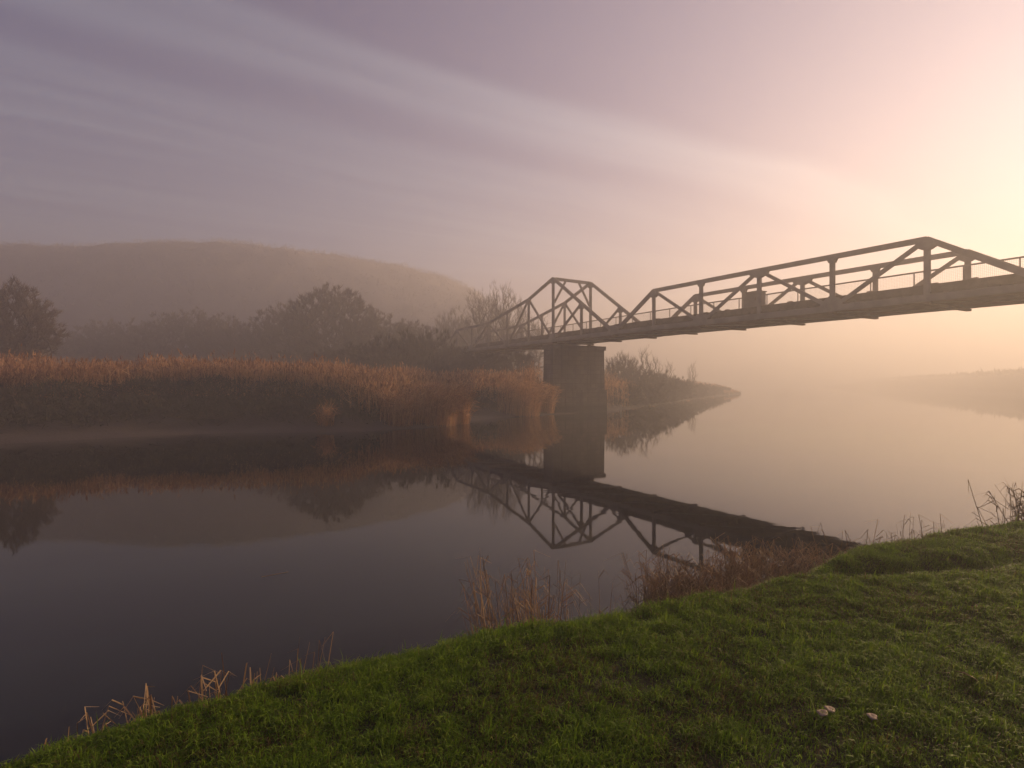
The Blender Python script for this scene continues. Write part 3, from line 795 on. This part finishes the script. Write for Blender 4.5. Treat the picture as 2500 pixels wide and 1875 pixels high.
def reed_field(name, label, n, xr, yr, accept, hgt, seed, kind='stuff', wid=0.026, leanb=(0.0, 0.0), plume=True):
    r = np.random.default_rng(seed)
    x = r.uniform(*xr, n * 14); y = r.uniform(*yr, n * 14)
    z, s = h_left(x, y)
    p = accept(x, y, s, r)
    k = np.where((r.uniform(0, 1, len(x)) < p) & (z > -0.05))[0][:n]
    x, y, z = x[k], y[k], z[k]; m = len(x)
    H = hgt * r.uniform(0.72, 1.1, m) * np.where((x > -9) & (x < 1), 0.85, 1.0) * np.where(x > 5, np.clip(1.3 - x / 42, 0.2, 1), 1.0) * (1 + 0.7 * vnoise(x, y, 0.45, seed, 3)) * (1 + 0.25 * (r.uniform(0, 1, m) < 0.05))
    lean = r.normal(0, 0.09, (m, 2)) + np.array(leanb)
    V, F, top = ribbons(np.stack([x, y, z - 0.02], 1), H, lean, np.full(m, wid), r)
    tnt = np.clip(r.normal(0.48, 0.38, m) + 0.5 * vnoise(x, y, 0.5, seed + 5, 2), 0, 1)
    # one or two blades per stem
    bp = np.stack([x, y, z], 1) + np.array([0, 0, 1.0]) * (H * r.uniform(0.3, 0.8, m))[:, None]
    th = r.uniform(0, 2 * math.pi, m); D = np.stack([np.cos(th) * 0.7, np.sin(th) * 0.7, r.uniform(0.1, 1.0, m)], 1); D /= np.linalg.norm(D, axis=1)[:, None]
    v2, f2 = twigs(bp, D, r.uniform(0.3, 0.6, m), np.full(m, wid * 1.5), r)
    Vs = [V, v2]; F3 = [f2 + len(V)]; T = [np.repeat(tnt, 6), np.repeat(tnt, 3)]
    if plume:
        q = r.uniform(0, 1, m) < 0.6
        D = np.stack([lean[q, 0] * 3 + r.normal(0, 0.2, q.sum()), lean[q, 1] * 3 + r.normal(0, 0.2, q.sum()), np.full(q.sum(), 0.9)], 1); D /= np.linalg.norm(D, axis=1)[:, None]
        v3, f3 = twigs(top[q] - D * 0.05, D, r.uniform(0.16, 0.28, q.sum()), np.full(q.sum(), wid * 3.2), r)
        F3.append(f3 + len(V) + len(v2)); Vs.append(v3); T.append(np.repeat(np.clip(tnt[q] - 0.25, 0, 1), 3))
    o = link(name, mesh(name, np.vstack(Vs), [F, np.concatenate(F3)], M['reed'], False, np.concatenate(T)))
    return tag(o, label, None, None, kind)


def acc_bed(x, y, s, r):
    front = 4.4 + 4.6 * vnoise(x, y, 0.25, 51, 3) - 2.2 * sstep(x, -8.5, -5.5)
    return sstep(s, front - 0.4, front + 0.5) * np.exp(-np.clip(s - front, 0, 99) / 5.0) * (s < 22) * (x < 1.6)


reed_field('reed_bed', 'tall orange dry reeds covering the far bank', 34000, (-46, 2), (10, 48), acc_bed, 1.38, 61)


def acc_spit(x, y, s, r):
    g = vnoise(x, y, 0.35, 53, 2)
    return sstep(s, 0.3, 1.2) * np.exp(-np.clip(s - 1, 0, 99) / 3.5) * sstep(g, -0.2, 0.12) * (x > 1.2) * np.clip(1.2 - (x / 55), 0.1, 1)


reed_field('spit_reeds', 'brown reeds and dead grass along the misty spit', 13000, (1, 46), (33, 106), acc_spit, 1.7, 63)

# separate clumps leaning out over the water
for k, (X, Y, rx, n, hh, ln, lab) in enumerate([
        (-3.75, 24.9, 0.75, 1000, 1.7, (0.15, -0.12), 'big tawny reed clump leaning over the water left of the pier'),
        (-2.75, 26.0, 0.45, 600, 1.8, (0.16, -0.14), 'narrow tawny reed clump with stems trailing into the water'),
        (-5.2, 23.9, 0.5, 500, 1.3, (0.1, -0.2), 'low reed tussock at the mud edge beside the big leaning clump'),
        (0.35, 32.6, 0.9, 1000, 2.0, (0.20, -0.12), 'tawny reed clump leaning towards the pier foot'),
        (2.0, 34.6, 0.5, 600, 1.7, (0.15, -0.15), 'reed clump against the side of the pier'),
        (-7.9, 22.6, 0.25, 170, 0.8, (0.1, -0.3), 'small pale reed tussock low on the dark bank')]):
    r = np.random.default_rng(70 + k)
    a = r.uniform(0, 2 * math.pi, n); q = r.uniform(0, 1, n) ** 0.7 * rx * 1.5
    x = X + q * np.cos(a); y = Y + q * np.sin(a) * 0.8; z = np.maximum(h_left(x, y)[0], -0.1)
    H = hh * r.uniform(0.2, 1.1, n) ** 0.8
    lean = r.normal(0, 0.12, (n, 2)) + np.array(ln) * r.uniform(0, 2.0, n)[:, None]
    V, F, top = ribbons(np.stack([x, y, z - 0.03], 1), H, lean, np.full(n, 0.018), r)
    D = np.stack([lean[:, 0] * 2, lean[:, 1] * 2, r.uniform(-0.4, 0.6, n)], 1); D /= np.linalg.norm(D, axis=1)[:, None]
    v2, f2 = twigs(top, D, r.uniform(0.2, 0.5, n), np.full(n, 0.03), r)
    tn = np.clip(r.normal(0.42, 0.25, n), 0, 1)
    o = link('reed_clump', mesh('reed_clump', np.vstack([V, v2]), [F, f2 + len(V)], M['reed'], False, np.concatenate([np.repeat(tn, 6), np.repeat(tn, 3)])))
    tag(o, lab, 'reed clump', 'reed clumps on the far bank')


def scatter(name, label, n, xr, yr, accept, size, hgt, seed, matname, wid=0.35, hf=None, upb=0.6):
    """tangle of small leaves and dead stems over a slope"""
    r = np.random.default_rng(seed)
    x = r.uniform(*xr, n * 12); y = r.uniform(*yr, n * 12)
    z, s = (hf or h_left)(x, y)
    k = np.where((r.uniform(0, 1, len(x)) < accept(x, y, s)) & (z > 0.02))[0][:n]
    x, y, z = x[k], y[k], z[k]; m = len(x)
    mound = np.clip(vnoise(x, y, 0.55, seed, 2) + 0.5, 0.08, 1) * hgt * np.where((x > 5) & (x < 60), np.clip(1.35 - x / 40, 0.15, 1), 1.0)
    P = np.stack([x, y, z + mound * np.sqrt(r.uniform(0, 1, m))], 1)
    D = rand_unit(m, r) + np.array([0, 0, upb]); D /= np.linalg.norm(D, axis=1)[:, None]
    L_ = size * r.uniform(0.4, 1.6, m)
    V, F = twigs(P, D, L_, L_ * wid, r)
    t = np.repeat(np.clip(r.normal(0.4, 0.22, m) + 0.9 * vnoise(x, y, 0.3, seed + 3, 2), 0, 1), 3)
    o = link(name, mesh(name, V, [F], M[matname], False, t))
    return tag(o, label, None, None, 'stuff')


scatter('bank_scrub', 'dark tangle of brambles and dead stems on the far bank', 90000, (-46, 9), (9, 44), lambda x, y, s: sstep(s, 0.9, 2.4) * (1 - sstep(s, 5.0, 8.5)), 0.30, 1.0, 81, 'scrub', 0.10)
scatter('spit_scrub', 'low scrub along the misty spit', 40000, (5, 47), (36, 108), lambda x, y, s: sstep(s, 0.1, 0.9) * (1 - sstep(s, 5.0, 9.0)), 0.34, 0.9, 83, 'scrub', 0.12)


def near_h(x, y): return h_near(x, y, False)


scatter('distant_scrub', 'misty scrub along the distant bank beyond the bridge', 60000, (68, 420), (40, 640), lambda x, y, s: sstep(s, -0.5, 1.5) * (1 - sstep(s, 10, 26)) * np.clip(90 / (y + 1), 0.05, 1) * (y > 48), 0.8, 1.3, 85, 'scrub', 0.5, near_h)

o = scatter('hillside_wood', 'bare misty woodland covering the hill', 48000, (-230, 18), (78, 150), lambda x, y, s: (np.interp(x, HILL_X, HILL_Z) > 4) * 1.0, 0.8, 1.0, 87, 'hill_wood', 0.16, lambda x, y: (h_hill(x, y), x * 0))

post = empty('marker_post', (7.8, 38.15, 0.0)); tag(post, 'thin pale marker post standing in the shallows beside the pier', 'post')
V, F = bar((0, 0, -0.5), (0.02, 0, 0.42), 0.10, 0.10, kind='B'); link('shaft', mesh('shaft', V, F, M['post_paint_brace_sun']), post)
V, F = box(-0.04, 0.08, -0.06, 0.06, 0.421, 0.46); link('cap', mesh('cap', V, F, M['post_paint_brace_sun']), post)


# ------------------------------------------------------------------ the lawn's grass
def grass(name, label, n, xr, yr, seed, dens, h=(0.018, 0.046), w_=0.0034):
    r = np.random.default_rng(seed)
    x = r.uniform(*xr, n * 3); y = r.uniform(*yr, n * 3)
    s = sdf(x, y, C_POLY)
    p = dens(x, y) * sstep(s, -0.34, -0.16)
    k = np.where(r.uniform(0, 1, len(x)) < p)[0][:n]
    x, y = x[k], y[k]; m = len(x)
    z = h_near(x, y)[0]
    cl = vnoise(x, y, 13.0, 97, 2); big = vnoise(x, y, 1.1, 93, 3)
    brown = vnoise(x, y, 3.4, 99, 3)
    H = r.uniform(*h, m) * np.where(r.uniform(0, 1, m) < 0.012, 1.9, 1.0) * np.clip(1 + 1.3 * cl + 0.5 * big, 0.4, 2.0) * (1 + 0.3 * np.exp(-(s[k] / 0.12) ** 2))
    th = r.uniform(0, 2 * math.pi, m) ; bend = r.uniform(0.3, 1.5, m)
    comb = np.array([0.35, -0.2])
    lean = np.stack([np.cos(th), np.sin(th)], 1) * bend[:, None] + comb * 0.5
    sd = np.stack([-np.sin(th), np.cos(th), np.zeros(m)], 1) * (w_ * r.uniform(0.6, 1.3, m) / 2)[:, None]
    B = np.stack([x, y, z - 0.004], 1)
    l3 = np.concatenate([lean, np.zeros((m, 1))], 1)
    mid = B + l3 * (H * 0.28)[:, None] + np.array([0, 0, 1.0]) * (H * 0.58)[:, None]
    tip = B + l3 * (H * 0.85)[:, None] + np.array([0, 0, 1.0]) * (H * np.clip(1.05 - 0.45 * bend, 0.25, 1))[:, None]
    V = np.stack([B - sd, B + sd, mid + sd * 0.8, mid - sd * 0.8, tip], 1).reshape(-1, 3)
    o = (np.arange(m) * 5)[:, None]
    t = np.clip(r.normal(0.47, 0.15, m) + 0.42 * big + 0.35 * cl + np.where(r.uniform(0, 1, m) < 0.015, 0.4, 0) - np.where(r.uniform(0, 1, m) < np.clip(0.16 + 1.1 * brown, 0.04, 0.75), 0.45, 0), 0, 1)
    return tag(link(name, mesh(name, V, [o + np.array([0, 1, 2, 3]), o + np.array([3, 2, 4])], M['grass'], False, np.repeat(t, 5))), label, None, None, 'stuff')


def bare_spots(x, y):
    b = 1 - 0.85 * np.exp(-(((x - 0.36) / 0.26) ** 2 + ((y - 2.17) / 0.12) ** 2)) - 0.8 * np.exp(-(((x - 0.86) / 0.22) ** 2 + ((y - 1.68) / 0.07) ** 2))
    return np.clip(b * (0.95 + 0.6 * vnoise(x, y, 3.2, 95, 2) + 1.2 * vnoise(x, y, 13.0, 97, 2)), 0.08, 1)


grass('grass', 'short wet green grass on the near bank', 330000, (-2.5, 4.4), (1.25, 4.75), 101, lambda x, y: bare_spots(x, y) * ((x < y * 1.12 + 0.25) & (x > -y * 1.12 - 0.25)))
grass('outer_grass', 'longer grass further along the near bank', 60000, (-9, 13.5), (-4.5, 8.4), 103, lambda x, y: 0.8 * ~((x < y * 1.12 + 0.25) & (x > -y * 1.12 - 0.25) & (y > 1.25) & (y < 4.75)), (0.05, 0.10), 0.006)


# ------------------------------------------------------------------ dead reeds and sedge along the near water edge
def clump(label, X0, X1, Y0, Y1, n, top, seed, name='dead_reed_clump', lean=(0.0, 0.0), spread=0.22, kink=0.45, wid=0.0055, droop=0.5, leafy=1.0, tone=0.5, base=None):
    r = np.random.default_rng(seed)
    x = r.uniform(X0, X1, n); y = r.uniform(Y0, Y1, n)
    z = np.maximum(h_near(x, y)[0], -0.12) if base is None else np.full(n, base)
    cx, cy = (X0 + X1) / 2, (Y0 + Y1) / 2
    V, F4, F3, T = [], [], [], []

    def path(pts, ws, tn):
        d0 = Vector(pts[1]) - Vector(pts[0])
        s = d0.cross(Vector((r.normal(), r.normal(), r.normal()))).normalized(); q = d0.cross(s).normalized()
        o = len(V)
        for p, w in zip(pts, ws):
            for j in range(3):
                a = 2 * math.pi * j / 3
                V.append(Vector(p) + (s * math.cos(a) + q * math.sin(a)) * w * 0.5); T.append(tn)
        for k in range(len(pts) - 1):
            for j in range(3):
                F4.append((o + 3 * k + j, o + 3 * k + (j + 1) % 3, o + 3 * k + 3 + (j + 1) % 3, o + 3 * k + 3 + j))

    for i in range(n):
        h = max(0.05, (top - z[i]) * (1.0 if i < 2 else r.uniform(0.35, 1.0)))
        d = np.array([r.normal(0, spread) + lean[0], r.normal(0, spread) + lean[1], 1.0]); d /= np.linalg.norm(d)
        b = np.array([x[i], y[i], z[i] - 0.02]); tn = float(np.clip(r.normal(tone, 0.22), 0, 1)); w = wid * r.uniform(0.6, 1.3)
        p1 = b + d * h * 0.5 + r.normal(0, 0.015, 3); p2 = b + d * h
        if r.uniform() < kink:                     # broken stem folded over
            a = r.uniform(0, 2 * math.pi); f = r.uniform(0.12, 0.38) * h
            e = p2 + np.array([math.cos(a) * f * 0.8, math.sin(a) * f * 0.8, -f * r.uniform(0.1, 0.9)])
            path([b, p1, p2, e], [w * 1.2, w, w * 0.8, w * 0.5], tn)
        else:
            path([b, p1, p2], [w * 1.2, w, w * 0.35], tn)
        for _ in range(r.poisson(leafy)):          # dry leaf curling off the stem
            t = r.uniform(0.25, 0.95); a = r.uniform(0, 2 * math.pi); f = r.uniform(0.06, 0.16) * (0.5 + h)
            q0 = b + d * h * t; q1 = q0 + np.array([math.cos(a) * f * 0.6, math.sin(a) * f * 0.6, f * 0.45]); q2 = q1 + np.array([math.cos(a) * f * 0.5, math.sin(a) * f * 0.5, -f * droop])
            path([q0, q1, q2], [w * 0.8, w * 1.0, w * 0.25], min(1, tn + 0.1))
    o = link(name, mesh(name, np.array([tuple(v) for v in V]), F4, M['sedge'], False, T))
    return tag(o, label, 'reed clump', 'dead reeds along the near bank')


clump('broken brown reed stubs lowest on the bank by the picture corner', -1.86, -1.50, 2.10, 2.34, 52, 0.60, 201, lean=(-0.1, 0), kink=0.5, tone=0.6, wid=0.007)
clump('spiky reed stubs with one tall bent stem beside the corner clump', -1.62, -1.45, 2.24, 2.42, 34, 0.66, 202, lean=(-0.25, 0), kink=0.45, tone=0.6, wid=0.007)
clump('matted flattened reeds sprawling between two spiky clumps', -1.50, -1.22, 2.26, 2.46, 80, 0.56, 203, lean=(0.5, 0.0), spread=0.5, kink=0.8, tone=0.4, wid=0.006)
clump('spiky broken reed stubs midway along the dark bank', -1.44, -1.30, 2.38, 2.54, 34, 0.66, 204, lean=(-0.1, 0), kink=0.5, tone=0.62, wid=0.007)
clump('upright bundle of cut reed stubs beside the grass brow', -1.31, -1.22, 2.48, 2.60, 26, 0.65, 205, lean=(0.05, 0), spread=0.12, kink=0.2, tone=0.62, wid=0.007)
clump('few thin lone reed stems standing apart on the bank', -1.20, -1.09, 2.66, 2.80, 13, 0.63, 206, spread=0.10, kink=0.4, tone=0.45, wid=0.005, leafy=0.5)
clump('two thin bent reed stems beside the lone ones', -1.09, -1.02, 2.68, 2.80, 5, 0.65, 207, spread=0.12, kink=0.6, tone=0.45, wid=0.005, leafy=0.4)
clump('tall fan of brown reeds rising from the water at the middle of the lawn edge', -0.20, 0.30, 3.30, 3.85, 150, 0.80, 208, lean=(-0.12, 0), spread=0.16, kink=0.35, tone=0.55, leafy=1.6)
clump('sparse thin reed stems right of the tall fan', 0.34, 0.72, 3.40, 3.8, 16, 0.74, 209, lean=(-0.05, 0), spread=0.12, kink=0.5, tone=0.35, wid=0.004, leafy=0.8)
clump('dense dark sedge thicket at the water edge', 1.10, 2.02, 3.95, 4.85, 700, 0.52, 210, name='sedge_thicket', lean=(0.15, -0.05), spread=0.38, kink=0.6, tone=0.42, leafy=2.4)
clump('tawny sedge thicket between the dark one and the grass mound', 1.95, 2.95, 4.45, 5.15, 600, 0.56, 211, name='sedge_thicket', lean=(0.1, 0), spread=0.36, kink=0.6, tone=0.55, leafy=2.2)
clump('drooping seed stems on the nose of the grass mound', 2.62, 3.02, 4.5, 4.8, 24, 0.78, 212, lean=(0.15, 0), spread=0.3, kink=0.75, tone=0.3, wid=0.0045, leafy=1.5)
clump('little drooping stems in the dip of the mound skyline', 3.0, 3.3, 4.55, 4.75, 10, 0.76, 213, spread=0.28, kink=0.7, tone=0.3, wid=0.0045)
clump('tuft of hooked seed stems on top of the mound', 3.40, 3.82, 4.6, 4.85, 30, 0.84, 214, lean=(0.08, 0), spread=0.22, kink=0.8, tone=0.28, wid=0.0045, leafy=1.4)
clump('tall dark reed tussock on the bank at the picture edge', 4.62, 5.4, 4.62, 5.15, 300, 1.10, 215, name='reed_tussock', lean=(-0.05, 0), spread=0.30, kink=0.45, tone=0.2, leafy=2.5, wid=0.006)


# ------------------------------------------------------------------ small things in the grass
def lathe(prof, n=14):
    V = [(r_ * math.cos(2 * math.pi * j / n), r_ * math.sin(2 * math.pi * j / n), z) for r_, z in prof for j in range(n)]
    F = [(a * n + j, a * n + (j + 1) % n, (a + 1) * n + (j + 1) % n, (a + 1) * n + j) for a in range(len(prof) - 1) for j in range(n)]
    F += [tuple(range(n - 1, -1, -1)), tuple(range((len(prof) - 1) * n, len(prof) * n))]
    return V, F


def wavy(VF):
    return [(x * (1 + 0.10 * math.sin(3 * math.atan2(y, x) + 1) + 0.06 * math.sin(5 * math.atan2(y, x))), y * (1 + 0.08 * math.sin(2 * math.atan2(y, x))), z + 0.0025 * math.sin(3 * math.atan2(y, x)) * min(1, math.hypot(x, y) / 0.025)) for x, y, z in VF[0]], VF[1]


cap_me = mesh('cap', *wavy(lathe([(0.003, 0.031), (0.020, 0.029), (0.029, 0.031), (0.0285, 0.034), (0.019, 0.037), (0.007, 0.0345), (0.002, 0.034)], 20)), M['mushroom'], True)
stem_me = mesh('stem', *lathe([(0.006, -0.012), (0.005, 0.01), (0.0045, 0.0305)], 8), M['mushroom'], True)
for X, Y, s, tx, ty, lab in ((1.085, 1.86, 0.62, 0.05, -0.08, 'pale flat capped mushroom in the grass, front one of the touching pair'), (1.118, 1.88, 0.62, 0.1, 0.15, 'pale mushroom in the grass overlapping behind its neighbour'), (1.245, 1.845, 0.6, 0.1, 0.1, 'single small pale mushroom apart from the pair')):
    e = empty('mushroom', (X, Y, float(h_near(X, Y)[0][0]) + 0.006)); e.scale = (s, s, s); e.rotation_euler = (tx, ty, 0)
    tag(e, lab, 'mushroom', 'mushrooms in the grass'); link('cap', cap_me, e); link('stem', stem_me, e)
zl = float(h_near(1.74, 2.03)[0][0])
V = [(-0.03, 0, 0.002), (-0.012, 0.012, 0.010), (0.015, 0.010, 0.012), (0.04, 0, 0.004), (0.015, -0.010, 0.010), (-0.012, -0.011, 0.008), (-0.03, 0, 0.0), (-0.012, 0.012, 0.0085), (0.015, 0.010, 0.0105), (0.04, 0, 0.0025), (0.015, -0.010, 0.0085), (-0.012, -0.011, 0.0065)]
o = link('fallen_leaf', mesh('fallen_leaf', V, [(0, 1, 2, 3, 4, 5), (11, 10, 9, 8, 7, 6)] + [(k, 6 + k, 6 + (k + 1) % 6, (k + 1) % 6) for k in range(6)], M['leaf_dead']), None, (1.74, 2.03, zl + 0.03))
o.rotation_euler = (0.2, -0.2, 2.4); tag(o, 'dry curled leaf lying on the grass', 'leaf')
V, F = bar((-0.11, -0.07, 0.002), (0.10, 0.07, 0.003), 0.0028, 0.0028, kind='B')
o = link('floating_stem', mesh('floating_stem', V, F, M['sedge'], False, [1.0] * len(V)), None, (-2.42, 5.45, 0.0)); tag(o, 'broken reed stem floating on the dark water', 'reed stem')

# ------------------------------------------------------------------ the mist
hz = bpy.data.materials.new('mist'); hz.use_nodes = True
t = NT(hz.node_tree)
pv = t.add('ShaderNodeVolumePrincipled')
pv.inputs['Color'].default_value = (0.76, 0.73, 0.725, 1); pv.inputs['Density'].default_value = 0.0115; pv.inputs['Anisotropy'].default_value = 0.47
ho = t.add('ShaderNodeOutputMaterial'); t.link(pv.outputs[0], ho.inputs['Volume'])
V, F = box(-1460, 1460, -1460, 1460, -3.0, 37.0)
haze = link('haze', mesh('haze', V, F, hz)); tag(haze, 'morning mist over the river valley', kind='stuff')
